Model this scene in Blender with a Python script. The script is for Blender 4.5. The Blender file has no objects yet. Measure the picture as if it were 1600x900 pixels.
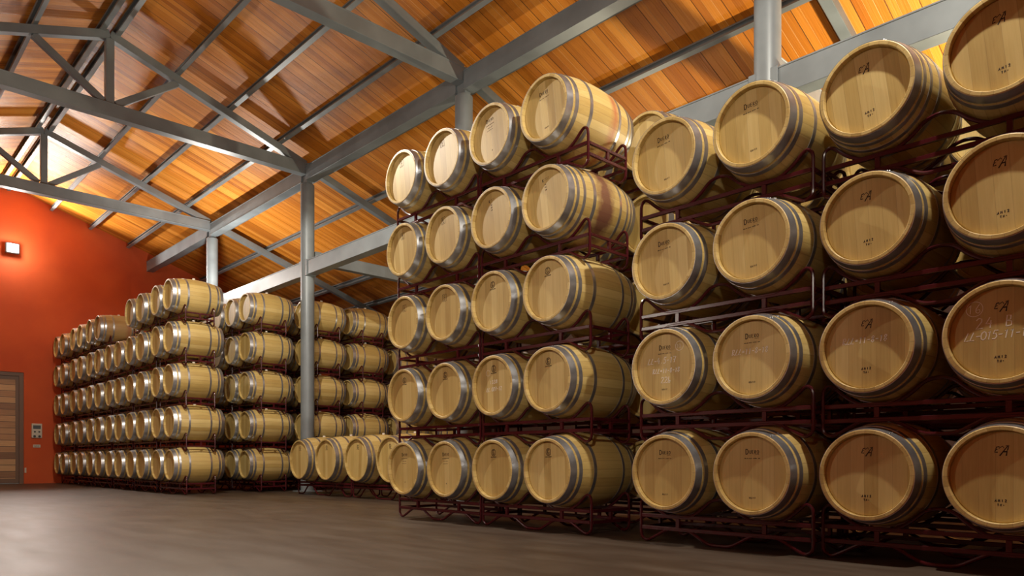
import bpy, bmesh, math, random
from mathutils import Vector, Matrix
random.seed(7)
S = bpy.context.scene
col = S.collection
R = math.radians

# ------------------------------------------------------------------ camera
cam_d = bpy.data.cameras.new('camera')
cam = bpy.data.objects.new('camera', cam_d); col.objects.link(cam)
cam.location = (0, 0, 0.659)
cam.rotation_euler = (R(90), 0, 0.8092)
cam_d.sensor_width = 36.0
cam_d.lens = 1135.7 / 1600 * 36
cam_d.shift_y = (718.5 - 450) / 1600
cam_d.clip_start = 0.05; cam_d.clip_end = 200
S.camera = cam

# ------------------------------------------------------------------ colour management, world
S.view_settings.view_transform = 'Standard'
S.view_settings.look = 'None'
S.view_settings.gamma = 1.0
S.view_settings.use_curve_mapping = False
S.view_settings.exposure = 0.10
W = bpy.data.worlds.new('world'); S.world = W; W.use_nodes = True
W.node_tree.nodes['Background'].inputs[0].default_value = (1.0, 0.75, 0.5, 1)
W.node_tree.nodes['Background'].inputs[1].default_value = 0.006

# ------------------------------------------------------------------ lamps of the hall
def lamp(name, loc, power, colour=(1, .84, .62), radius=.08, kind='POINT', target=None, angle=120, blend=.3):
    l = bpy.data.lights.new(name, kind); l.energy = power; l.color = colour
    l.shadow_soft_size = radius
    if kind == 'SPOT': l.spot_size = R(angle); l.spot_blend = blend
    o = bpy.data.objects.new(name, l); col.objects.link(o); o.location = loc
    if target: o.rotation_euler = (Vector(target) - Vector(loc)).to_track_quat('-Z', 'Y').to_euler()
    return o
WARM = (1, .90, .76)
# floodlights hung from the trusses, facing down
lamp('truss_floodlight', (-.80, 3.97, 6.25), 900, WARM, .05, 'SPOT', (-1.3, 4.2, 0), 176, .15)
lamp('truss_floodlight', (-9.6, 3.35, 5.9), 1000, WARM, .05, 'SPOT', (-9.6, 3.5, 0), 178, .1)
# floodlight on the opposite side of the hall, facing the stacks
lamp('side_floodlight', (0.3, -1.6, 3.6), 800, WARM, .12, 'SPOT', (-9.0, 5.0, 3.2), 84, .9)
lamp('side_floodlight', (-10.0, -4.5, 4.0), 350, WARM, .15, 'SPOT', (-8.0, 5.0, 2.0), 140, .5)
# uplights washing the boards
lamp('uplight', (-8.6, .6, 1.8), 230, WARM, .04, 'SPOT', (-10.0, 4.6, 8.0), 100, .4)
lamp('uplight', (-4.4, 3.4, 4.0), 130, WARM, .05, 'SPOT', (-4.6, 5.0, 8.0), 130, .4)
lamp('gable_floodlight', (-23.50, 3.80, 6.40), 800, (1, .93, .84), .12, 'SPOT', (-18.0, 4.2, 8.4), 160, .3)
lamp('gable_floodlight', (-23.25, 3.80, 6.40), 55, (1, .93, .84), .10)
lamp('row_uplight', (-17.4, 6.75, 4.6), 450, (1, .93, .84), .10, 'SPOT', (-17.2, 7.2, 8.0), 170, .4)
lamp('aisle_uplight', (-1.6, 9.9, 3.0), 1300, (1, .84, .58), .08, 'SPOT', (-2.9, 8.9, 8.0), 150, .4)
lamp('aisle_uplight', (-9.5, 11.4, 2.6), 260, (1, .84, .58), .08, 'SPOT', (-10.5, 10.4, 8.0), 150, .4)

# ------------------------------------------------------------------ materials
def mat(name):
    m = bpy.data.materials.new(name); m.use_nodes = True
    nt = m.node_tree; b = nt.nodes['Principled BSDF']
    return m, nt, b
def N(nt, t, **k):
    n = nt.nodes.new(t)
    for a, v in k.items():
        if a.startswith('i_'): n.inputs[a[2:].replace('_', ' ')].default_value = v
        else: setattr(n, a, v)
    return n
def L(nt, a, b): nt.links.new(a, b)
def math_n(nt, op, a, b=None, c=None):
    n = nt.nodes.new('ShaderNodeMath'); n.operation = op
    for i, v in enumerate((a, b, c)):
        if v is None: continue
        if isinstance(v, (int, float)): n.inputs[i].default_value = v
        else: nt.links.new(v, n.inputs[i])
    return n.outputs[0]
def ramp(nt, fac, stops):
    r = nt.nodes.new('ShaderNodeValToRGB'); e = r.color_ramp.elements
    while len(e) < len(stops): e.new(.5)
    for el, (p, c) in zip(e, stops): el.position = p; el.color = (*c, 1)
    nt.links.new(fac, r.inputs[0]); return r.outputs[0]
def mix(nt, fac, a, b, blend='MIX'):
    n = nt.nodes.new('ShaderNodeMix'); n.data_type = 'RGBA'; n.blend_type = blend
    for s, v in ((n.inputs[0], fac), (n.inputs[6], a), (n.inputs[7], b)):
        if isinstance(v, (int, float)): s.default_value = v
        elif isinstance(v, tuple): s.default_value = (*v, 1)
        else: nt.links.new(v, s)
    return n.outputs[2]
def combine(nt, x, y, z):
    n = nt.nodes.new('ShaderNodeCombineXYZ')
    for i, v in enumerate((x, y, z)):
        if isinstance(v, (int, float)): n.inputs[i].default_value = v
        else: nt.links.new(v, n.inputs[i])
    return n.outputs[0]

def oak(name, mode, stain=0):
    m, nt, b = mat(name)
    tc = N(nt, 'ShaderNodeTexCoord'); sp = N(nt, 'ShaderNodeSeparateXYZ'); L(nt, tc.outputs['Object'], sp.inputs[0])
    oi = N(nt, 'ShaderNodeObjectInfo'); rnd = oi.outputs['Random']
    x, y, z = sp.outputs
    if mode == 'stave':
        u = math_n(nt, 'MULTIPLY', math_n(nt, 'ARCTAN2', x, z), 28 / (2 * math.pi))
        g = (60, 2.2, 60)
    elif mode == 'head':
        u = math_n(nt, 'ADD', math_n(nt, 'MULTIPLY', x, 12.0), math_n(nt, 'MULTIPLY', rnd, 7.3))
        g = (70, 1, 3.0)
    cell = math_n(nt, 'FLOOR', u); fr = math_n(nt, 'FRACT', u)
    wn = N(nt, 'ShaderNodeTexWhiteNoise', noise_dimensions='2D'); L(nt, combine(nt, cell, math_n(nt, 'MULTIPLY', rnd, 91.0), 0.0), wn.inputs['Vector'])
    mp = N(nt, 'ShaderNodeMapping'); mp.inputs['Scale'].default_value = g
    ad = N(nt, 'ShaderNodeVectorMath', operation='ADD'); L(nt, tc.outputs['Object'], ad.inputs[0]); L(nt, combine(nt, math_n(nt, 'MULTIPLY', rnd, 17.0), math_n(nt, 'MULTIPLY', rnd, 5.0), 0.0), ad.inputs[1])
    L(nt, ad.outputs[0], mp.inputs[0])
    gr = N(nt, 'ShaderNodeTexNoise', i_Scale=1.0, i_Detail=4.0, i_Roughness=.6); L(nt, mp.outputs[0], gr.inputs['Vector'])
    big = N(nt, 'ShaderNodeTexNoise', i_Scale=3.0, i_Detail=2.0); L(nt, ad.outputs[0], big.inputs['Vector'])
    t = math_n(nt, 'ADD', math_n(nt, 'MULTIPLY', wn.outputs['Value'], .5), math_n(nt, 'MULTIPLY', gr.outputs['Fac'], .55))
    t = math_n(nt, 'ADD', t, math_n(nt, 'MULTIPLY', math_n(nt, 'SUBTRACT', big.outputs['Fac'], .5), .3))
    c = ramp(nt, t, [(.15, (.40, .265, .078)), (.5, (.55, .405, .140)), (.85, (.68, .535, .225))])
    # overall tint of one barrel against another
    c = mix(nt, math_n(nt, 'MULTIPLY', rnd, .30), c, (.44, .29, .085))
    d = math_n(nt, 'MINIMUM', fr, math_n(nt, 'SUBTRACT', 1.0, fr))
    lw = .035 if mode == 'stave' else .022
    ln = math_n(nt, 'LESS_THAN', d, lw)
    c = mix(nt, math_n(nt, 'MULTIPLY', ln, .32 if mode == 'stave' else .22), c, (.16, .08, .03))
    if stain:
        ns = N(nt, 'ShaderNodeTexNoise', i_Scale=5.0, i_Detail=5.0, i_Roughness=.65); L(nt, tc.outputs['Object'], ns.inputs['Vector'])
        yc = .44 if stain == 1 else .60
        dist = math_n(nt, 'ABSOLUTE', math_n(nt, 'SUBTRACT', y, yc))
        band = math_n(nt, 'SUBTRACT', (1.0 if stain == 1 else .78), math_n(nt, 'MULTIPLY', dist, 7.5 if stain == 1 else 12.0))
        f = math_n(nt, 'ADD', band, math_n(nt, 'MULTIPLY', math_n(nt, 'SUBTRACT', ns.outputs['Fac'], .5), 1.8))
        f = math_n(nt, 'MULTIPLY', f, 1.25 if stain == 1 else .9); f = math_n(nt, 'MINIMUM', math_n(nt, 'MAXIMUM', f, 0.0), .85)
        c = mix(nt, f, c, (.13, .035, .035) if stain == 1 else (.42, .13, .06))
        if stain == 3:
            c = mix(nt, .55, c, (.22, .09, .04))
    L(nt, c, b.inputs['Base Color'])
    b.inputs['Roughness'].default_value = .48
    bp = N(nt, 'ShaderNodeBump', i_Strength=.25, i_Distance=.002); L(nt, math_n(nt, 'SUBTRACT', gr.outputs['Fac'], ln), bp.inputs['Height']); L(nt, bp.outputs[0], b.inputs['Normal'])
    return m
M_STAVE = oak('oak_staves', 'stave'); M_STAIN = oak('oak_staves_wine_stained', 'stave', 1)
M_STAIN2 = oak('oak_staves_ring_stained', 'stave', 2); M_OLD = oak('oak_staves_aged', 'stave', 3)
M_HEAD = oak('oak_head_boards', 'head')

def metal(name, c, rough=.35, metallic=.9, sc=8):
    m, nt, b = mat(name)
    tc = N(nt, 'ShaderNodeTexCoord'); n = N(nt, 'ShaderNodeTexNoise', i_Scale=float(sc), i_Detail=4.0); L(nt, tc.outputs['Object'], n.inputs['Vector'])
    L(nt, ramp(nt, n.outputs['Fac'], [(.3, tuple(v * .8 for v in c)), (.7, tuple(min(1, v * 1.12) for v in c))]), b.inputs['Base Color'])
    b.inputs['Metallic'].default_value = metallic
    rr = N(nt, 'ShaderNodeMapRange', i_To_Min=rough * .8, i_To_Max=rough * 1.25); L(nt, n.outputs['Fac'], rr.inputs[0]); L(nt, rr.outputs[0], b.inputs['Roughness'])
    return m
M_HOOP = metal('galvanised_hoop', (.40, .41, .43), .34, .80, 14)
M_RACK = metal('oxblood_rack_paint', (.062, .006, .010), .24, .0, 5)
M_STEEL = metal('grey_painted_steel', (.205, .240, .258), .40, .1, 2)
M_PURLIN = metal('light_grey_purlin_steel', (.235, .262, .272), .34, .25, 2)
M_LAMP = metal('lamp_housing', (.12, .12, .12), .4, .5, 4)
def flat(name, c, rough=.6):
    m, nt, b = mat(name)
    tc = N(nt, 'ShaderNodeTexCoord'); n = N(nt, 'ShaderNodeTexNoise', i_Scale=40.0); L(nt, tc.outputs['Object'], n.inputs['Vector'])
    L(nt, mix(nt, math_n(nt, 'MULTIPLY', n.outputs['Fac'], .25), c, tuple(v * .6 for v in c)), b.inputs['Base Color'])
    b.inputs['Roughness'].default_value = rough; return m
M_INK = flat('branded_black', (.025, .012, .008), .8)
M_CHALK = flat('chalk', (.90, .85, .74), .9)
M_BUNG = flat('bung', (.72, .68, .6), .5)
M_CREAM = flat('cream_plastic', (.62, .58, .47), .4)
M_DARKP = flat('dark_plastic', (.03, .03, .035), .3)
M_BLIND = flat('grey_display', (.10, .12, .13), .2)
m, nt, b = mat('glowing_lamp_glass'); b.inputs['Base Color'].default_value = (1, 1, 1, 1)
b.inputs['Emission Color'].default_value = (1, .95, .88, 1); b.inputs['Emission Strength'].default_value = 60; M_GLOW = m

def ceiling_mat():
    m, nt, b = mat('varnished_roof_boards')
    tc = N(nt, 'ShaderNodeTexCoord'); sp = N(nt, 'ShaderNodeSeparateXYZ'); L(nt, tc.outputs['Object'], sp.inputs[0])
    x, y, z = sp.outputs
    u = math_n(nt, 'MULTIPLY', x, 1 / .33); cell = math_n(nt, 'FLOOR', u); fr = math_n(nt, 'FRACT', u)
    u2 = math_n(nt, 'MULTIPLY', x, 1 / .11); cell2 = math_n(nt, 'FLOOR', u2); fr2 = math_n(nt, 'FRACT', u2)
    v = math_n(nt, 'FLOOR', math_n(nt, 'MULTIPLY', math_n(nt, 'SUBTRACT', y, 3.79), 1 / 3.86))
    wn = N(nt, 'ShaderNodeTexWhiteNoise', noise_dimensions='2D'); L(nt, combine(nt, cell, v, 0.0), wn.inputs['Vector'])
    wn2 = N(nt, 'ShaderNodeTexWhiteNoise', noise_dimensions='2D'); L(nt, combine(nt, cell2, v, 0.0), wn2.inputs['Vector'])
    mp = N(nt, 'ShaderNodeMapping'); mp.inputs['Scale'].default_value = (60, .7, 1); L(nt, tc.outputs['Object'], mp.inputs[0])
    gr = N(nt, 'ShaderNodeTexNoise', i_Scale=1.0, i_Detail=4.0, i_Roughness=.6); L(nt, mp.outputs[0], gr.inputs['Vector'])
    t = math_n(nt, 'ADD', math_n(nt, 'MULTIPLY', wn.outputs['Value'], .28), math_n(nt, 'MULTIPLY', wn2.outputs['Value'], .36))
    t = math_n(nt, 'ADD', t, math_n(nt, 'MULTIPLY', gr.outputs['Fac'], .45))
    c = ramp(nt, t, [(.18, (.34, .095, .008)), (.5, (.56, .19, .018)), (.82, (.76, .31, .045))])
    d = math_n(nt, 'MINIMUM', fr, math_n(nt, 'SUBTRACT', 1.0, fr)); ln = math_n(nt, 'LESS_THAN', d, .016)
    d2 = math_n(nt, 'MINIMUM', fr2, math_n(nt, 'SUBTRACT', 1.0, fr2)); ln2 = math_n(nt, 'LESS_THAN', d2, .03)
    lt = math_n(nt, 'MULTIPLY', ln2, math_n(nt, 'GREATER_THAN', wn2.outputs['Value'], .6))
    c = mix(nt, math_n(nt, 'MULTIPLY', lt, .6), c, (.90, .58, .27))
    c = mix(nt, math_n(nt, 'MULTIPLY', ln, .85), c, (.07, .02, .006))
    L(nt, c, b.inputs['Base Color']); b.inputs['Roughness'].default_value = .46; b.inputs['Specular IOR Level'].default_value = .28
    bp = N(nt, 'ShaderNodeBump', i_Strength=.75, i_Distance=.010)
    L(nt, math_n(nt, 'SUBTRACT', gr.outputs['Fac'], math_n(nt, 'ADD', math_n(nt, 'MULTIPLY', ln, 2.0), ln2)), bp.inputs['Height']); L(nt, bp.outputs[0], b.inputs['Normal'])
    return m
M_CEIL = ceiling_mat()
def wall_mat(name, c1, c2):
    m, nt, b = mat(name)
    tc = N(nt, 'ShaderNodeTexCoord')
    n = N(nt, 'ShaderNodeTexNoise', i_Scale=.8, i_Detail=5.0); L(nt, tc.outputs['Object'], n.inputs['Vector'])
    n2 = N(nt, 'ShaderNodeTexNoise', i_Scale=60.0, i_Detail=3.0); L(nt, tc.outputs['Object'], n2.inputs['Vector'])
    L(nt, ramp(nt, n.outputs['Fac'], [(.3, c1), (.7, c2)]), b.inputs['Base Color']); b.inputs['Roughness'].default_value = .75
    bp = N(nt, 'ShaderNodeBump', i_Strength=.3, i_Distance=.004); L(nt, n2.outputs['Fac'], bp.inputs['Height']); L(nt, bp.outputs[0], b.inputs['Normal'])
    return m
M_RED = wall_mat('red_ochre_render', (.50, .066, .011), (.62, .100, .016))
M_SHADE_WALL = wall_mat('shade_brown_render', (.06, .03, .022), (.09, .045, .03))  # colour darkened to stand in for the shade between the stacks
def floor_mat():
    m, nt, b = mat('polished_brown_concrete')
    tc = N(nt, 'ShaderNodeTexCoord')
    n = N(nt, 'ShaderNodeTexNoise', i_Scale=.7, i_Detail=6.0, i_Roughness=.6); L(nt, tc.outputs['Object'], n.inputs['Vector'])
    mp = N(nt, 'ShaderNodeMapping'); mp.inputs['Rotation'].default_value = (0, 0, .8); mp.inputs['Scale'].default_value = (.7, 3.0, 1); L(nt, tc.outputs['Object'], mp.inputs[0])
    n3 = N(nt, 'ShaderNodeTexNoise', i_Scale=1.6, i_Detail=5.0); L(nt, mp.outputs[0], n3.inputs['Vector'])
    n2 = N(nt, 'ShaderNodeTexNoise', i_Scale=45.0, i_Detail=4.0); L(nt, tc.outputs['Object'], n2.inputs['Vector'])
    t = math_n(nt, 'ADD', math_n(nt, 'MULTIPLY', n.outputs['Fac'], .55), math_n(nt, 'MULTIPLY', n3.outputs['Fac'], .45))
    c = ramp(nt, t, [(.36, (.040, .023, .014)), (.5, (.064, .044, .030)), (.64, (.094, .071, .052))])
    c = mix(nt, math_n(nt, 'MULTIPLY', n2.outputs['Fac'], .25), c, (.10, .065, .045))
    vo = N(nt, 'ShaderNodeTexVoronoi', i_Scale=1.1); L(nt, tc.outputs['Object'], vo.inputs['Vector'])
    c = mix(nt, math_n(nt, 'LESS_THAN', vo.outputs['Distance'], .012), c, (.02, .015, .012))
    L(nt, c, b.inputs['Base Color'])
    rr = N(nt, 'ShaderNodeMapRange', i_To_Min=.36, i_To_Max=.55); L(nt, n3.outputs['Fac'], rr.inputs[0]); L(nt, rr.outputs[0], b.inputs['Roughness'])
    bp = N(nt, 'ShaderNodeBump', i_Strength=.12, i_Distance=.004); L(nt, n2.outputs['Fac'], bp.inputs['Height']); L(nt, bp.outputs[0], b.inputs['Normal'])
    return m
M_FLOOR = floor_mat()
def plank_mat():
    m, nt, b = mat('door_planks')
    tc = N(nt, 'ShaderNodeTexCoord'); sp = N(nt, 'ShaderNodeSeparateXYZ'); L(nt, tc.outputs['Object'], sp.inputs[0])
    u = math_n(nt, 'MULTIPLY', sp.outputs[2], 1 / .17); cell = math_n(nt, 'FLOOR', u); fr = math_n(nt, 'FRACT', u)
    wn = N(nt, 'ShaderNodeTexWhiteNoise', noise_dimensions='1D'); L(nt, cell, wn.inputs['W'])
    mp = N(nt, 'ShaderNodeMapping'); mp.inputs['Scale'].default_value = (1, 2, 40); L(nt, tc.outputs['Object'], mp.inputs[0])
    gr = N(nt, 'ShaderNodeTexNoise', i_Scale=1.0, i_Detail=4.0); L(nt, mp.outputs[0], gr.inputs['Vector'])
    t = math_n(nt, 'ADD', math_n(nt, 'MULTIPLY', wn.outputs['Value'], .6), math_n(nt, 'MULTIPLY', gr.outputs['Fac'], .4))
    c = ramp(nt, t, [(.2, (.22, .10, .04)), (.5, (.40, .21, .085)), (.85, (.62, .38, .17))])
    c = mix(nt, math_n(nt, 'LESS_THAN', fr, .07), c, (.04, .02, .01))
    L(nt, c, b.inputs['Base Color']); b.inputs['Roughness'].default_value = .5
    return m
M_PLANK = plank_mat()
M_FRAME = flat('dark_door_timber', (.16, .085, .045), .5)

# ------------------------------------------------------------------ mesh helpers
def finish(bm, name, material, smooth=False):
    me = bpy.data.meshes.new(name); bmesh.ops.recalc_face_normals(bm, faces=bm.faces); bm.to_mesh(me); bm.free()
    if material: me.materials.append(material)
    if smooth:
        for p in me.polygons: p.use_smooth = True
        me.set_sharp_from_angle(angle=R(28))
    return me
def ob(name, me, parent=None, loc=(0, 0, 0)):
    o = bpy.data.objects.new(name, me); col.objects.link(o); o.location = loc
    if parent: o.parent = parent
    return o
def tag(o, label=None, cat=None, group=None, kind=None):
    if label: o['label'] = label
    if cat: o['category'] = cat
    if group: o['group'] = group
    if kind: o['kind'] = kind
    return o
def empty(name, loc=(0, 0, 0)):
    o = bpy.data.objects.new(name, None); col.objects.link(o); o.location = loc; o.empty_display_size = .2; return o
def box(bm, a, b):
    ret = bmesh.ops.create_cube(bm, size=1.0)
    for v in ret['verts']: v.co = Vector([(a[i] + b[i]) / 2 + v.co[i] * (b[i] - a[i]) for i in range(3)])
    return ret['verts']
def bevel(bm, w, seg=1):
    bmesh.ops.bevel(bm, geom=bm.edges[:], offset=w, segments=seg, affect='EDGES', clamp_overlap=True)
def box_me(name, a, b, m, bev=.004):
    bm = bmesh.new(); box(bm, a, b)
    if bev: bevel(bm, bev)
    return finish(bm, name, m)
def beam_me(name, p, q, w, h, m, up=(0, 0, 1), flange=0, bev=.006):
    """box section from p to q, width w (sideways), height h"""
    p, q = Vector(p), Vector(q); d = (q - p).normalized(); up = Vector(up)
    s = d.cross(up).normalized(); n = s.cross(d).normalized(); ln = (q - p).length
    bm = bmesh.new()
    if flange:      # I-section: web boxed with slightly wider flanges
        box(bm, (0, -w / 2 + flange, -h / 2 + .009), (ln, w / 2 - flange, h / 2 - .009))
        bevel(bm, .002)
        for z in (-h / 2, h / 2 - .018):
            b2 = bmesh.new(); box(b2, (0, -w / 2, z), (ln, w / 2, z + .018)); bevel(b2, .003)
            me = bpy.data.meshes.new('t'); b2.to_mesh(me); b2.free(); bm.from_mesh(me); bpy.data.meshes.remove(me)
    else:
        box(bm, (0, -w / 2, -h / 2), (ln, w / 2, h / 2)); bevel(bm, bev, 2)
    M = Matrix((d, -s, n)).transposed().to_4x4(); M.translation = p
    bm.transform(M)
    return finish(bm, name, m)
def channel_me(name, p, q, w, h, m, up=(0, 0, 1)):
    """Z/C purlin: web with two lips, open to +side"""
    p, q = Vector(p), Vector(q); d = (q - p).normalized(); up = Vector(up)
    s = d.cross(up).normalized(); n = s.cross(d).normalized(); ln = (q - p).length; t = .008
    pr = [(-w / 2, -h / 2), (w / 2, -h / 2), (w / 2, -h / 2 + .03), (w / 2 - t, -h / 2 + .03), (w / 2 - t, -h / 2 + t), (-w / 2 + t, -h / 2 + t),
          (-w / 2 + t, h / 2 - t), (w / 2 - t, h / 2 - t), (w / 2 - t, h / 2 - .03), (w / 2, h / 2 - .03), (w / 2, h / 2), (-w / 2, h / 2)]
    bm = bmesh.new()
    A = [bm.verts.new(p + s * a + n * c) for a, c in pr]; B = [bm.verts.new(q + s * a + n * c) for a, c in pr]
    k = len(pr)
    for i in range(k): bm.faces.new((A[i], A[(i + 1) % k], B[(i + 1) % k], B[i]))
    bm.faces.new(A); bm.faces.new(B[::-1])
    return finish(bm, name, m)
def sweep(bm, pts, r, closed=False, seg=8):
    """round tube along a polyline lying in an xz plane"""
    pts = [Vector(p) for p in pts]; n = len(pts); rings = []
    for i, p in enumerate(pts):
        if closed: a, c = pts[i - 1], pts[(i + 1) % n]
        else: a, c = pts[max(i - 1, 0)], pts[min(i + 1, n - 1)]
        t = (c - a).normalized(); s = Vector((0, 1, 0)); u = s.cross(t).normalized()
        rings.append([bm.verts.new(p + (u * math.cos(k / seg * 2 * math.pi) + s * math.sin(k / seg * 2 * math.pi)) * r) for k in range(seg)])
    for i in range(n if closed else n - 1):
        A, B = rings[i], rings[(i + 1) % n]
        for k in range(seg): bm.faces.new((A[k], A[(k + 1) % seg], B[(k + 1) % seg], B[k]))
    if not closed: bm.faces.new(rings[0]); bm.faces.new(rings[-1][::-1])
def rounded(pts, r=.03, n=3, closed=True):
    out = []; k = len(pts)
    for i in range(k):
        p = Vector((pts[i][0], 0, pts[i][1]))
        if not closed and i in (0, k - 1): out.append(p); continue
        a = Vector((pts[i - 1][0], 0, pts[i - 1][1])); c = Vector((pts[(i + 1) % k][0], 0, pts[(i + 1) % k][1]))
        ra = min(r, (a - p).length * .45); rc = min(r, (c - p).length * .45)
        s = p + (a - p).normalized() * ra; e = p + (c - p).normalized() * rc
        for j in range(n + 1):
            t = j / n; out.append(s * (1 - t) ** 2 + p * 2 * t * (1 - t) + e * t * t)
    return out
def lathe(bm, prof, seg=56):
    """profile of (y, radius), turned about the y axis"""
    rings = []
    for y, r in prof:
        if r < 1e-5: rings.append([bm.verts.new((0, y, 0))]); continue
        rings.append([bm.verts.new((r * math.sin(2 * math.pi * k / seg), y, r * math.cos(2 * math.pi * k / seg))) for k in range(seg)])
    for A, B in zip(rings, rings[1:]):
        for k in range(seg):
            k2 = (k + 1) % seg
            if len(A) == 1: bm.faces.new((A[0], B[k2], B[k]))
            elif len(B) == 1: bm.faces.new((A[k], A[k2], B[0]))
            else: bm.faces.new((A[k], A[k2], B[k2], B[k]))
    return rings

# ------------------------------------------------------------------ stamps and chalk: pen strokes
G = {  # strokes in a 0..1 box (width .62)
 '0': [[(.3, 1), (.08, .8), (.03, .5), (.1, .15), (.3, 0), (.5, .15), (.58, .5), (.5, .85), (.3, 1)]],
 '1': [[(.15, .8), (.35, 1), (.28, 0)]],
 '2': [[(.05, .8), (.25, 1), (.5, .9), (.5, .65), (.05, 0), (.6, .03)]],
 '3': [[(.08, .9), (.35, 1), (.5, .8), (.25, .55), (.52, .35), (.45, .08), (.05, .05)]],
 '4': [[(.35, 1), (.05, .4), (.55, .42)], [(.45, .7), (.4, 0)]],
 '5': [[(.6, 1), (.2, 1), (.12, .6), (.4, .62), (.52, .3), (.35, .02), (.05, .05)]],
 '6': [[(.45, 1), (.12, .5), (.1, .15), (.3, 0), (.5, .15), (.45, .42), (.15, .35)]],
 '7': [[(.05, 1), (.55, 1), (.25, 0)], [(.15, .5), (.5, .5)]],
 '8': [[(.5, .85), (.3, 1), (.1, .8), (.5, .25), (.3, 0), (.08, .2), (.5, .85)]],
 'L': [[(.35, 1), (.05, .02), (.5, .06)]],
 'R': [[(.08, 0), (.12, 1), (.45, .95), (.48, .65), (.12, .5), (.55, 0)]],
 'B': [[(.08, 0), (.12, 1), (.42, .95), (.42, .6), (.12, .52), (.5, .4), (.48, .05), (.08, 0)]],
 'b': [[(.15, 1), (.08, .05), (.4, .02), (.48, .3), (.1, .4)]],
 '-': [[(.1, .48), (.5, .5)]], '.': [[(.25, .1), (.33, .12)]], '=': [[(.1, .58), (.5, .6)], [(.1, .4), (.5, .42)]],
 'E': [[(.5, .95), (.15, .9), (.1, .6), (.35, .55), (.1, .45), (.08, .1), (.5, .08)]],
 'A': [[(0, 0), (.45, 1), (.55, 0)], [(.15, .4), (.55, .4)]],
 'M': [[(.02, 0), (.1, 1), (.3, .4), (.5, 1), (.58, 0)]], 'T': [[(0, 1), (.58, 1)], [(.3, 1), (.3, 0)]],
 'N': [[(.05, 0), (.05, 1), (.55, 0), (.55, 1)]], 'K': [[(.08, 0), (.08, 1)], [(.55, 1), (.1, .45), (.55, 0)]],
 'F': [[(.08, 0), (.08, 1), (.55, 1)], [(.08, .55), (.42, .55)]],
 'G': [[(.55, .85), (.35, 1), (.1, .8), (.05, .4), (.2, .05), (.5, .1), (.55, .45), (.3, .45)]],
 '+': [[(.1, .5), (.5, .5)], [(.3, .3), (.3, .7)]], '/': [[(.1, 0), (.5, 1)]],
 'D': [[(.08, 0), (.08, 1)], [(.0, 1), (.35, 1), (.58, .7), (.58, .3), (.35, 0), (.0, 0)]],
 'U': [[(.05, 1), (.08, .2), (.3, 0), (.5, .2), (.52, 1)]], 'O': [[(.3, 1), (.05, .75), (.05, .25), (.3, 0), (.55, .25), (.55, .75), (.3, 1)]],
 'e': [[(.5, 1), (.08, 1), (.08, 0), (.52, 0)], [(.08, .52), (.42, .52)]],
}
def stroke(bm, pts, w):
    pts = [Vector((x, 0, z)) for x, z in pts]; n = len(pts); Lf = []; Rt = []
    for i, p in enumerate(pts):
        t = (pts[min(i + 1, n - 1)] - pts[max(i - 1, 0)])
        if t.length < 1e-6: t = Vector((1, 0, 0))
        t.normalize(); u = Vector((-t.z, 0, t.x)) * w / 2
        Lf.append(bm.verts.new(p + u)); Rt.append(bm.verts.new(p - u))
    for i in range(n - 1): bm.faces.new((Lf[i], Lf[i + 1], Rt[i + 1], Rt[i]))
def write(bm, text, x, z, h, w, slant=0, adv=.75, centre=True):
    if centre: x -= len(text) * adv * h / 2
    for ch in text:
        for s in G.get(ch, []):
            stroke(bm, [(x + (a + slant * c) * h, z + c * h) for a, c in s], w)
        x += adv * h
def ring(bm, cx, cz, r, w, n=20, sx=1):
    stroke(bm, [(cx + sx * r * math.cos(2 * math.pi * k / n), cz + r * math.sin(2 * math.pi * k / n)) for k in range(n + 1)], w)
def dashes(bm, x0, x1, z, h, n):
    st = (x1 - x0) / n
    for k in range(n):
        a = x0 + k * st; stroke(bm, [(a, z), (a + st * random.uniform(.5, .8), z)], h)
def thick(bm):      # ink and chalk have a little body
    r = bmesh.ops.extrude_face_region(bm, geom=bm.faces[:])
    for v in [g for g in r['geom'] if isinstance(g, bmesh.types.BMVert)]: v.co.y -= .0004
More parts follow.
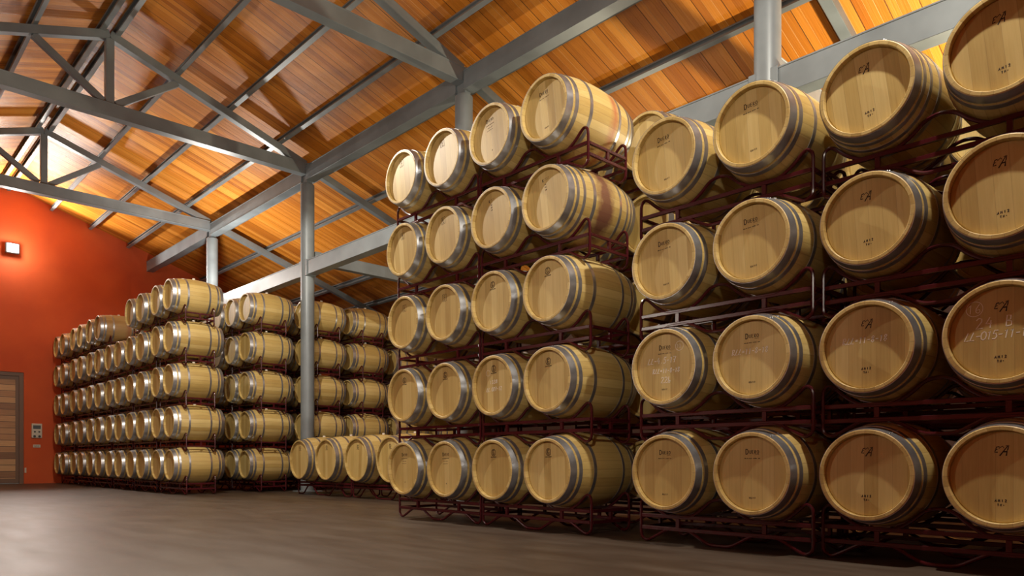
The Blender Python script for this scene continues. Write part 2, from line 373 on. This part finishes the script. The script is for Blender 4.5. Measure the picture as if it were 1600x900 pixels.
def stamp_me(kind):
    bm = bmesh.new()
    if kind == 'serif':
        write(bm, 'D', -.052, .135, .034, .006, centre=False); write(bm, 'UeRO', -.024, .138, .024, .0042, adv=.80, centre=False)
        stroke(bm, [(.018, .131), (.05, .131)], .0025)
        dashes(bm, -.06, -.03, .105, .006, 3); dashes(bm, -.025, .0, .105, .006, 3); dashes(bm, .006, .036, .105, .006, 3); dashes(bm, .042, .058, .105, .006, 2)
        write(bm, 'R8/17', 0, -.175, .011, .0028, adv=.9)
    elif kind == 'serif_notes':
        write(bm, 'D', -.052, .135, .034, .006, centre=False); write(bm, 'UeRO', -.024, .138, .024, .0042, adv=.80, centre=False)
        dashes(bm, -.06, .055, .108, .006, 11); dashes(bm, -.04, .03, .080, .004, 8); dashes(bm, -.05, .035, .055, .004, 9)
        ring(bm, 0, -.15, .004, .004, 8)
    elif kind == 'circle':
        ring(bm, 0, .165, .031, .006, 22, .92); write(bm, 'G', 0, .144, .042, .007, adv=.62); stroke(bm, [(-.008, .19), (-.008, .142)], .006)
        dashes(bm, -.04, .042, .122, .009, 9)
    elif kind == 'square':
        stroke(bm, [(-.03, .195), (.03, .195), (.03, .125), (-.03, .125), (-.03, .195), (-.02, .195)], .0045)
        write(bm, 'F', 0, .15, .034, .006, adv=.62); dashes(bm, -.014, .018, .138, .008, 3); write(bm, '1', .006, .148, .02, .004, adv=.6)
    elif kind == 'script':
        write(bm, 'E', -.036, .135, .036, .0055, .25, centre=False); write(bm, 'A', -.008, .118, .056, .007, .25, centre=False)
        stroke(bm, [(-.012, .16), (.006, .172), (.012, .160)], .004); stroke(bm, [(.02, .172), (.035, .176), (.03, .15)], .004)
        write(bm, 'AM12', 0, -.140, .014, .0042, adv=1.15); write(bm, 'TN+', 0, -.163, .012, .004, adv=1.1)
    elif kind == 'mark':
        write(bm, 'K', -.035, .165, .026, .006, centre=False); dashes(bm, -.004, .05, .188, .003, 6); dashes(bm, -.004, .045, .175, .003, 5)
        for z in (.135, .11, .085): dashes(bm, -.012, .008, z, .012, 2)
    thick(bm); return finish(bm, 'stamp', M_INK)
STAMPS = {}
def chalk_me(kind):
    bm = bmesh.new(); w = .0052
    if kind == 'a1':
        ring(bm, .13, .15, .035, .003); write(bm, '10', .125, .135, .03, .0022)
        write(bm, 'LL-4.5-17', -.03, .03, .045, w, .1, .64); write(bm, 'RLL=11-8-18', .01, -.045, .036, w, .1, .62); write(bm, '22b', .01, -.12, .045, w, .1, .7)
    if kind in ('a2', 'a3'): write(bm, 'RLL=11-8-18', -.02 if kind == 'a2' else -.015, .028, .040, w, .12, .62)
    if kind == 'a4':
        ring(bm, -.13, .15, .042, .003); write(bm, '16', -.128, .125, .05, .0035)
        write(bm, '24 B', -.03, .035, .06, w, .05, .8); write(bm, 'LL-015-11-17', -.02, -.03, .047, w, .12, .58)
    if kind == 'b3':
        write(bm, '1338', 0, .02, .035, w, 0, .8); write(bm, 'LL.027-12', 0, -.05, .036, w, .1, .68); ring(bm, -.08, .13, .028, .0025)
    thick(bm); return finish(bm, 'chalk_writing', M_CHALK)

# ------------------------------------------------------------------ barrels
class Kit: pass
def barrel_kit(Rb, Rh, Ln, hoops, stave_mat):
    k = Kit(); k.Rb, k.Rh, k.Ln = Rb, Rh, Ln
    def rad(y): return Rh + (Rb - Rh) * (1 - abs((y - Ln / 2) / (Ln / 2)) ** 2.1)
    k.rad = rad
    bm = bmesh.new(); n = 22; th = .025; rec = .036
    out = [(Ln * i / n, rad(Ln * i / n)) for i in range(n + 1)]
    prof = [(rec + .012, Rh - th - .001), (.003, Rh - th), (0, Rh - th + .003), (0, Rh - .004), (.004, rad(.004))] + out[1:-1] + \
           [(Ln - .004, rad(.004)), (Ln, Rh - .004), (Ln, Rh - th + .003), (Ln - .003, Rh - th), (Ln - rec - .012, Rh - th - .001)]
    lathe(bm, prof)
    k.body = finish(bm, 'staves', stave_mat, True)
    k.heads = []
    for y, sg in ((rec, 1), (Ln - rec, -1)):
        bm = bmesh.new(); lathe(bm, [(y + sg * .014, 0), (y + sg * .014, Rh - th - .0012), (y + sg * .004, Rh - th - .0012), (y, Rh - th - .008), (y, 0)])
        k.heads.append(finish(bm, 'head', M_HEAD))
    k.hoops = []
    for a, c in hoops:
        for lo, hi in ((a, c), (Ln - c, Ln - a)):
            bm = bmesh.new(); t = .0028; m_ = 3
            o = [(lo + (hi - lo) * i / m_, rad(lo + (hi - lo) * i / m_) + t) for i in range(m_ + 1)]
            i_ = [(y, r - t - .0005) for y, r in o[::-1]]
            rings = lathe(bm, o + i_ + [o[0]])
            for z in (-1, 1):       # rivets where the hoop laps
                an = .5; yy = (lo + hi) / 2 + z * (hi - lo) * .22; r = rad(yy) + t
                rv = bmesh.ops.create_uvsphere(bm, u_segments=6, v_segments=4, radius=.005)
                for v in rv['verts']: v.co += Vector((r * math.sin(an), yy, r * math.cos(an)))
            bmesh.ops.remove_doubles(bm, verts=bm.verts, dist=1e-5)
            k.hoops.append(finish(bm, 'hoop', M_HOOP, True))
    bm = bmesh.new(); bmesh.ops.create_cone(bm, cap_ends=True, segments=16, radius1=.028, radius2=.024, depth=.03)
    for v in bm.verts: v.co += Vector((0, Ln / 2, Rb + .012))
    k.bung = finish(bm, 'bung', M_BUNG)
    return k
H6 = [(.004, .068), (.092, .128), (.258, .292)]
H8 = [(.004, .066), (.088, .116), (.160, .188), (.275, .309)]
K_STD = barrel_kit(.348, .285, .95, H6, M_STAVE)
K_STAIN = barrel_kit(.348, .285, .95, H8, M_STAIN)
K_STAIN2 = barrel_kit(.348, .285, .95, H6, M_STAIN2)
K_OLD = barrel_kit(.348, .285, .95, H6, M_OLD)
K_EIGHT = barrel_kit(.348, .285, .95, H8, M_STAVE)
K_BIG = barrel_kit(.430, .360, 1.08, [(.007, .07), (.10, .135), (.29, .325)], M_STAVE)
def make_barrel(kit):
    r = empty('wine_barrel')
    ob('staves', kit.body, r)
    for h in kit.heads: ob('head', h, r)
    for h in kit.hoops: ob('hoop', h, r)
    ob('bung', kit.bung, r)
    return r
PROTO = {}
def place_barrel(kit, x, y, z, label, group, stamp=None, chalk=None, spin=None):
    key = id(kit)
    if key not in PROTO: o = PROTO[key] = make_barrel(kit)
    else:
        src = PROTO[key]; o = src.copy(); col.objects.link(o)
        kids = []
        for ch in PKIDS[key]:
            c = ch.copy(); col.objects.link(c); c.parent = o; kids.append(c)
    if key not in PKIDS: PKIDS[key] = kids = list(o.children)
    front = kids[1]
    for k_ in ('label', 'category', 'group'):
        if k_ in o: del o[k_]
    o.location = (x, y, z)
    o.rotation_euler = (0, R(random.uniform(-5, 5)) if spin is None else spin, 0)
    tag(o, label, 'barrel', group)
    if stamp:
        if stamp not in STAMPS: STAMPS[stamp] = stamp_me(stamp)
        s = ob('stamp', STAMPS[stamp], front, (0, .0359, 0))
        if kit is K_BIG: s.location.z = .05
    if chalk: ob('chalk_writing', chalk_me(chalk), front, (0, .0358, 0))
    return o
PKIDS = {}

# ------------------------------------------------------------------ racks
def rack_kit(p, kit, foot, tier, ya, yb):
    """p barrel pitch, foot z of the lowest tube centre below the barrel axis"""
    h = p / 2; rt = .013; Rl = kit.rad(ya) + .0028 + rt + .011; w2 = p - .010
    def on(ang): return (Rl * math.sin(ang), -Rl * math.cos(ang))
    zt = -(kit.rad(ya) + .0175 + .006)          # top rail centre
    zb = -(tier - kit.rad(ya) - .0028 - .022)    # bottom rail centre
    a1, a2 = on(R(33)), on(R(52))
    top = [(-w2, zb), (-w2, -.240), (-w2 + .035, a2[1] + .012), (-h - a2[0], a2[1]), (-h - a1[0], a1[1]), (-h - .10, zt), (-h + .10, zt),
           (-h + a1[0], a1[1]), (-h + a2[0], a2[1]), (-.02, a2[1] + .014)]
    top = top + [(-x, z) for x, z in top[::-1]]
    bot = [(w2, foot + .03), (w2 - .04, foot), (h + .275, foot), (h + .09, zb), (h - .09, zb), (h - .27, foot)]
    bot = bot + [(-x, z) for x, z in bot[::-1]]
    pts = rounded(top + bot, .045, 3)
    parts = []
    for y in (ya, yb):
        bm = bmesh.new(); sweep(bm, [(q.x, y, q.z) for q in pts], rt, True, 8); parts.append(('tube_loop', finish(bm, 'tube_loop', M_RACK, True)))
        for z in (zt, zb): parts.append(('rail', box_me('rail', (-w2 + .012, y - .012, z - .015), (w2 - .012, y + .012, z + .015), M_RACK, .003)))
        for x in (-h, h): parts.append(('post', box_me('post', (x - .015, y - .0115, zb + .0152), (x + .015, y + .0115, zt - .0152), M_RACK, 0)))
    for x in (-w2, w2):
        for z in (zt, zb): parts.append(('side_rail', box_me('side_rail', (x - .0115, ya + .0125, z - .0145), (x + .0115, yb - .0125, z + .0145), M_RACK, .003)))
        parts.append(('post', box_me('post', (x - .011, (ya + yb) / 2 - .015, zb + .0148), (x + .011, (ya + yb) / 2 + .015, zt - .0148), M_RACK, 0)))
    return parts
TIER = .8046
RK_STD = rack_kit(.72, K_STD, -.5507 + .001, TIER, .21, .74)
RK_BIG = rack_kit(.98, K_BIG, -.652 + .001, TIER * 1.15, .25, .83)
RPROTO = {}
def place_rack(kit, x, y, z, label, group):
    key = id(kit)
    if key not in RPROTO:
        r = empty('barrel_rack')
        kids = [ob(n, me, r) for n, me in kit]
        RPROTO[key] = (r, kids); o = r
    else:
        r, kids = RPROTO[key]; o = r.copy(); col.objects.link(o)
        for ch in kids: c = ch.copy(); col.objects.link(c); c.parent = o
    o.location = (x, y, z); tag(o, label, 'rack', group); return o

# ------------------------------------------------------------------ room shell
XW, XN, YL, YR = -23.85, 6.0, -6.2, 13.6
YRID, ZRID, SL = 3.63, 7.99, .33
DECK = .225                                        # underside of the boards above the rafter line
def zr(y): return ZRID - SL * abs(y - YRID)
o = ob('floor', box_me('floor', (XW - .3, YL - .3, -.2), (XN + .3, YR + .3, 0), M_FLOOR, 0)); tag(o, kind='structure')
for nm, y0, y1 in (('ceiling', YRID, YR + .3), ('ceiling', YRID, YL - .3)):
    bm = bmesh.new(); z0, z1 = zr(y0) + DECK, zr(y1) + DECK
    vs = [bm.verts.new(c) for c in ((XW - .3, y0, z0), (XN + .3, y0, z0), (XN + .3, y1, z1), (XW - .3, y1, z1))]
    v2 = [bm.verts.new(v.co + Vector((0, 0, .12))) for v in vs]
    bm.faces.new(vs); bm.faces.new(v2[::-1])
    for i in range(4): bm.faces.new((vs[i], v2[i], v2[(i + 1) % 4], vs[(i + 1) % 4]))
    o = ob(nm, finish(bm, nm, M_CEIL)); tag(o, kind='structure')
# far gable wall with the door opening
DY0, DY1, DZ = 1.35, 4.10, 3.07
def gable(name, x0, x1, opening):
    bm = bmesh.new()
    ys = sorted({YL, YRID, YR} | ({DY0, DY1} if opening else set()))
    for a, c in zip(ys, ys[1:]):
        zb = DZ if (opening and a >= DY0 - 1e-6 and c <= DY1 + 1e-6) else 0
        p = [(a, zb), (c, zb), (c, zr(c) + DECK), (a, zr(a) + DECK)]
        A = [bm.verts.new((x0, y, z)) for y, z in p]; B = [bm.verts.new((x1, y, z)) for y, z in p]
        bm.faces.new(A[::-1]); bm.faces.new(B)
        for i in range(4): bm.faces.new((A[i], A[(i + 1) % 4], B[(i + 1) % 4], B[i]))
    me = finish(bm, name, M_RED)
    return tag(ob(name, me), kind='structure')
gable('wall_back', XW - .25, XW, True)
gable('wall_front', XN, XN + .25, False)
tag(ob('wall_left', box_me('wall_left', (XW - .25, YL - .25, 0), (XN + .25, YL, zr(YL) + DECK), M_RED, 0)), kind='structure')
tag(ob('wall_right', box_me('wall_right', (XW - .25, YR, 0), (XN + .25, YR + .25, zr(YR) + DECK), M_SHADE_WALL, 0)), kind='structure')
# door: timber leaf of horizontal planks inside a frame
d = empty('door_1', (XW - .1, (DY0 + DY1) / 2, 0)); tag(d, kind='structure')
hw = (DY1 - DY0) / 2
ob('door_leaf', box_me('door_leaf', (-.05, -hw + .16, .04), (0, hw - .16, DZ - .14), M_PLANK, .003), d)
bm = bmesh.new()
for a, c in (((-.08, -hw, 0), (.06, -hw + .10, DZ)), ((-.08, hw - .10, 0), (.06, hw, DZ)), ((-.08, -hw + .101, DZ - .10), (.06, hw - .101, DZ))): box(bm, a, c)
ob('door_frame', finish(bm, 'door_frame', M_FRAME), d)
bm = bmesh.new()
for a, c in (((-.04, -hw + .101, .03), (.015, -hw + .18, DZ - .101)), ((-.04, hw - .18, .03), (.015, hw - .101, DZ - .101)), ((-.04, -hw + .181, DZ - .2), (.015, hw - .181, DZ - .101)), ((-.04, -hw + .181, .03), (.015, hw - .181, .14))): box(bm, a, c)
ob('leaf_border', finish(bm, 'leaf_border', M_FRAME), d)
ob('threshold', box_me('threshold', (-.05, -hw + .11, .001), (.08, hw - .11, .022), M_STEEL, .003), d)

# control panel, sign and socket on the red wall
cp = empty('control_panel', (XW, 4.395, 1.27)); tag(cp, 'cream wall control panel with grey display and dark knobs beside the timber door', 'control panel')
ob('housing', box_me('housing', (.001, -.125, 0), (.07, .125, .40), M_CREAM, .01), cp)
ob('display', box_me('display', (.07, -.09, .25), (.075, .09, .35), M_BLIND, .002), cp)
for i, (yy, zz, rr) in enumerate(((-.05, .17, .025), (.055, .17, .025), (-.055, .045, .034), (.06, .045, .034))):
    bm = bmesh.new(); bmesh.ops.create_cone(bm, cap_ends=True, segments=14, radius1=rr, radius2=rr * .8, depth=.03, matrix=Matrix.Translation((.085, yy, zz)) @ Matrix.Rotation(R(90), 4, 'Y'))
    ob('knob', finish(bm, 'knob', M_DARKP), cp)
sg = empty('wall_sign', (XW, 4.40, 1.0)); tag(sg, 'small cream notice plate on red wall just below the control panel', 'sign')
ob('plate', box_me('plate', (.001, -.09, 0), (.012, .09, .085), M_CREAM, .003), sg)
bm = bmesh.new()
for z in (.055, .035, .02): 
    dashes(bm, -.06, .06, z, .008, 6)
bmesh.ops.rotate(bm, verts=bm.verts, cent=(0, 0, 0), matrix=Matrix.Rotation(R(90), 3, 'Z'))
for v in bm.verts: v.co.x = .0125
ob('lettering', finish(bm, 'lettering', M_INK), sg)
sk = empty('wall_socket', (XW, 4.13, .30)); tag(sk, 'tiny pale wall socket low on the red wall by the door frame', 'socket')
ob('socket_box', box_me('socket_box', (.001, -.02, 0), (.03, .025, .14), M_CREAM, .006), sk)

# ------------------------------------------------------------------ steel frame
YC, RC = 7.36, .140
TC = [-18.956, -13.887, -8.818, -3.749]
ORD = ['nearest', 'second nearest', 'third nearest', 'farthest']
WHERE = {-3.749: 'rising behind the nearest barrel stack', -8.818: 'standing just behind the five-tier stack', -13.887: 'standing in front of the side-on rows', -18.956: 'rising between the far-left rows'}
def cyl_me(name, r, z0, z1, m, seg=32, dome=0):
    bm = bmesh.new(); ret = bmesh.ops.create_cone(bm, cap_ends=True, segments=seg, radius1=r, radius2=r, depth=z1 - z0, matrix=Matrix.Translation((0, 0, (z0 + z1) / 2)))
    if dome:
        bmesh.ops.bevel(bm, geom=[e for e in bm.edges if all(v.co.z > z1 - 1e-4 for v in e.verts)], offset=dome, segments=4, affect='EDGES')
    me = finish(bm, name, m, True); return me
me_shaft = cyl_me('shaft', RC, 0.02, 6.40, M_STEEL, 36, .03)
me_base = box_me('base_plate', (-.22, -.22, 0.001), (.22, .22, .02), M_STEEL, .003)
me_cap = box_me('cap_bracket', (-.10, -.06, 6.4005), (.10, .06, 6.80), M_STEEL, .006)
me_brk = box_me('beam_bracket', (-.165, -.11, 4.46), (.165, .11, 4.79), M_STEEL, .004)
for i, t in enumerate(TC):
    c = empty('steel_column', (t, YC, 0)); tag(c, 'round grey steel column ' + WHERE[t], 'column', 'round steel columns')
    ob('shaft', me_shaft, c); ob('base_plate', me_base, c); ob('cap_bracket', me_cap, c); ob('beam_bracket', me_brk, c)
BAYS = [(XW, TC[0]), (TC[0], TC[1]), (TC[1], TC[2]), (TC[2], TC[3]), (TC[3], XN)]
BAYN = ['farthest bay, ending in the red wall', 'second bay from the red wall', 'middle bay', 'bay left of the nearest column', 'nearest bay, right of the last column']
for (a, c), nm in zip(BAYS, BAYN):
    a2 = a + (.001 if a == XW else .102); c2 = c - (.001 if c == XN else .102)
    o = ob('upper_beam', beam_me('upper_beam', (a2, YC, 6.58), (c2, YC, 6.58), .20, .30, M_STEEL, flange=.008)); tag(o, 'long grey steel beam along the column tops, ' + nm, 'beam', 'upper longitudinal beams')
    a2 = a + (.001 if a == XW else .167); c2 = c - (.001 if c == XN else .167)
    o = ob('lower_beam', beam_me('lower_beam', (a2, YC, 4.625), (c2, YC, 4.625), .20, .30, M_STEEL, flange=.008)); tag(o, 'grey steel beam joining columns halfway up, ' + nm, 'beam', 'lower longitudinal beams')
YCL = 2 * YRID - YC
for i, t in enumerate(TC):
    nm = ORD[3 - i]
    tr = empty('roof_truss', (t, YC, 6.5)); tag(tr, nm + ' grey steel roof truss with king post under the ridge', 'truss', 'gabled roof trusses')
    def part(n, me): ob(n, me, tr, (-t, -YC, -6.5))
    part('bottom_chord', beam_me('bottom_chord', (t, YCL + .11, 6.68), (t, YC - .061, 6.68), .18, .24, M_STEEL, flange=.006))
    for y0 in (YC - .061, YCL + .11):
        part('top_chord', beam_me('top_chord', (t, YRID + (.005 if y0 > YRID else -.005), ZRID), (t, y0, zr(y0) + (.0)), .14, .14, M_STEEL))
    part('king_post', beam_me('king_post', (t, YRID, 6.801), (t, YRID, ZRID - .07), .13, .13, M_STEEL, up=(1, 0, 0)))
    for sgn in (1, -1):
        part('diagonal', beam_me('diagonal', (t, YRID + sgn * .10, 6.82), (t, YRID + sgn * 1.12, zr(YRID + 1.12) - .07), .10, .11, M_STEEL))
    o = ob('aisle_rafter', beam_me('aisle_rafter', (t, YC + .101, zr(YC + .101)), (t, YR - .01, zr(YR - .01)), .14, .14, M_STEEL)); tag(o, 'grey sloping rafter over the side aisle beyond the ' + nm + ' column', 'rafter', 'side aisle rafters')
    o = ob('tie_beam', beam_me('tie_beam', (t, YC + .112 + .03, 4.885), (t, 12.30, 4.885), .16, .25, M_STEEL, flange=.006)); tag(o, 'level grey tie beam running away from the ' + nm + ' column', 'tie beam', 'side aisle tie beams')
PUR = [(4.77, 'first', 'right'), (5.74, 'second', 'right'), (6.75, 'third', 'right'), (7.80, 'fourth', 'right'), (8.86, 'fifth', 'right'), (9.87, 'sixth', 'right'), (10.97, 'seventh', 'right'), (12.05, 'eighth', 'right'),
       (2.51, 'first', 'left'), (1.55, 'second', 'left'), (.58, 'third', 'left'), (-.38, 'fourth', 'left'), (-1.34, 'fifth', 'left')]
nR = Vector((0, SL, 1)).normalized(); nL = Vector((0, -SL, 1)).normalized()
for y, od, side in PUR:
    n = nR if side == 'right' else nL
    z = zr(y) + .147
    o = ob('purlin', channel_me('purlin', (XW + .002, y, z), (XN - .002, y, z), .075, .135, M_PURLIN, up=n)); tag(o, f'grey steel roof purlin, {od} one down from the ridge on the {side} slope', 'purlin', 'roof purlins')
for y, s in ((YRID + .12, 'right'), (YRID - .12, 'left')):
    o = ob('ridge_purlin', channel_me('ridge_purlin', (XW + .002, y, zr(y) + .13), (XN - .002, y, zr(y) + .13), .08, .15, M_PURLIN)); tag(o, f'grey steel ridge purlin, {s} one of the pair at the peak', 'ridge purlin', 'ridge purlins')

# floodlight hung by the far wall, glaring at the camera
fl = empty('floodlight', (XW + .25, 3.80, 6.28)); tag(fl, 'blinding white floodlight high on the red gable wall', 'lamp')
ob('housing', box_me('housing', (-.12, -.16, -.02), (.02, .16, .26), M_LAMP, .02), fl)
ob('lamp_glass', box_me('lamp_glass', (.021, -.13, .01), (.03, .13, .23), M_GLOW, .004), fl)
ob('bracket', box_me('bracket', (-.249, -.03, .10), (-.121, .03, .14), M_LAMP, .003), fl)

# ------------------------------------------------------------------ barrel stacks
TN = ['bottom tier', 'second tier up', 'third tier up', 'fourth tier up', 'fifth tier up']
Z0 = .5637
def stack(cx, y, tiers, lab, labr, group, z0=Z0, shift=None, info=None, pitch=.72, only=None):
    """cx: rack centre; barrels at cx -/+ pitch/2. lab(side, tier) makes the label"""
    for k in range(tiers):
        dx = (shift[k] if shift else 0) + random.uniform(-.003, .003)
        z = z0 + k * TIER
        place_rack(RK_STD, cx + dx, y, z, labr(k), 'barrel racks, ' + group)
        for s in (-1, 1):
            if only and (k, s) in only: continue
            x = cx + dx + s * pitch / 2; inf = info(s, k) if info else {}
            yj = y + random.uniform(-.005, .005)
            place_barrel(inf.get('kit', K_STD), x, yj, z, lab(s, k, inf), 'oak barrels, ' + group, inf.get('stamp'), inf.get('chalk'), inf.get('spin'))
DESC = {'serif': 'dark stamped lettering', 'serif_notes': 'stamped lettering', 'circle': 'round emblem', 'square': 'square emblem', 'script': 'script monogram', 'mark': 'tiny marks'}
def tn(k, tot): return 'top tier' if k == tot - 1 else TN[k]
# A: nearest four-tier stack on the right
for rk, (cx, y) in enumerate(((-2.86, 4.655), (-1.41, 4.74))):
    def info(s, k, rk=rk):
        i = rk * 2 + (1 if s > 0 else 0); d = {'stamp': 'serif' if i < 2 else 'script'}
        if k == 1: d['chalk'] = ('a1', 'a2', 'a3', 'a4')[i]
        if i == 2 and k == 3: d['kit'] = K_EIGHT
        d['spin'] = R((-6, -4, -8, -6)[i] if k == 3 else (-4 if k == 2 else 0))
        d['i'] = i; return d
    stack(cx, y, 4, lambda s, k, d: f"oak barrel with {DESC[d['stamp']]}{' and chalk' if k == 1 else ''}, {['first', 'second', 'third', 'fourth'][d['i']]} from left, {tn(k, 4)}, nearest stack",
          lambda k, rk=rk: f"dark red steel rack, {['left', 'right'][rk]} one under the {tn(k, 4)} of nearest stack", 'nearest stack', info=info)
# B: five-tier stack
BST = [['serif_notes', 'serif_notes', 'circle', 'circle'], ['circle'] * 4, ['square', 'square', 'circle', 'circle'], ['square', 'square', 'mark', 'mark'], ['square', 'square', 'serif_notes', 'serif']]
for rk, cx in enumerate((-6.26, -4.80)):
    def info(s, k, rk=rk):
        i = rk * 2 + (1 if s > 0 else 0); d = {'stamp': BST[k][i], 'i': i}
        if i == 3 and k == 3: d['kit'] = K_STAIN
        if i == 3 and k == 4: d['kit'] = K_STAIN2
        if i == 2 and k == 1: d['chalk'] = 'b3'
        d['spin'] = R(-7 if k > 2 else -2); return d
    stack(cx, 4.645, 5, lambda s, k, d: f"{'wine-stained ' if d.get('kit') else ''}oak barrel with {DESC[d['stamp']]}, {['first', 'second', 'third', 'fourth'][d['i']]} from left, {tn(k, 5)}, middle stack",
          lambda k, rk=rk: f"dark red steel rack, {['left', 'right'][rk]} one under the {tn(k, 5)} of the middle five-tier stack", 'middle stack', info=info, shift=(0, 0, -.010, -.022, -.036))
# back row behind the two
stack(-4.63, 5.86, 5, lambda s, k, d: f"oak barrel glimpsed behind the middle stack, {'left' if s < 0 else 'right'} of pair in {tn(k, 5)}",
      lambda k: f"dark red rack in the row behind the middle stack, {tn(k, 5)}", 'row behind the middle stack')
for j, cx in enumerate((-3.16, -1.70, -.24)):
    stack(cx, 5.87, 4, lambda s, k, d, j=j: f"oak barrel glimpsed behind the nearest stack, {['first', 'second', 'third', 'fourth', 'fifth', 'sixth'][j * 2 + (s > 0)]} from left, {tn(k, 4)}",
          lambda k, j=j: f"dark red rack behind the nearest stack, {['left', 'middle', 'right'][j]} one in {tn(k, 4)}", 'row behind the nearest stack')
# L: long far-left row
LC = [-14.75, -16.40, -17.95, -19.55, -21.15, -22.95]
ON = ['first', 'second', 'third', 'fourth', 'fifth', 'sixth', 'seventh', 'eighth', 'ninth', 'tenth', 'eleventh', 'twelfth']
for j, cx in enumerate(LC):
    tiers = 4 if j == 2 else 5
    def info(s, k, j=j):
        d = {'n': j * 2 + (0 if s > 0 else 1)}
        if j == 3 and k == 4 and s > 0: d['kit'] = K_OLD
        return d
    stack(cx, 4.76, tiers, lambda s, k, d: f"{'dark aged ' if d.get('kit') else ''}oak barrel {ON[d['n']]} from the near end, {TN[k]}, long far-left row",
          lambda k, j=j: f"dark red rack {ON[j]} from the near end, {TN[k]}, long far-left row", 'long far-left row', info=info, shift=[.026, .013, 0, -.013, -.026])
# M: the side-on rows behind it
for m_, (y, cxs) in enumerate(((6.30, (-14.92, -16.38)), (7.52, (-14.85, -16.31)), (8.62, (-14.82,)), (9.82, (-14.88,)), (11.0, (-14.85,)))):
    rn = ['first', 'second', 'third', 'fourth', 'fifth'][m_]
    for j, cx in enumerate(cxs):
        stack(cx, y, 5, lambda s, k, d, j=j, rn=rn: f"oak barrel {ON[j * 2 + (0 if s > 0 else 1)]} from the near end, {TN[k]}, {rn} side-on row",
              lambda k, j=j, rn=rn: f"dark red rack {ON[j]} from the near end, {TN[k]}, {rn} side-on row", f'{rn} side-on row')
# C: low row of larger casks
for j, cx in enumerate((-12.12, -10.12)):
    place_rack(RK_BIG, cx, 6.5, .665, f"wide dark red floor rack, {['left', 'right'][j]} one under the row of large casks", 'racks under the large casks')
    for s in (-1, 1):
        n = j * 2 + (s > 0)
        place_barrel(K_BIG, cx + s * .49, 6.5, .665, f"large oak cask on a floor rack, {['leftmost', 'second from left', 'third from left', 'rightmost'][n]} of the single low row", 'large casks in the low row', 'circle')
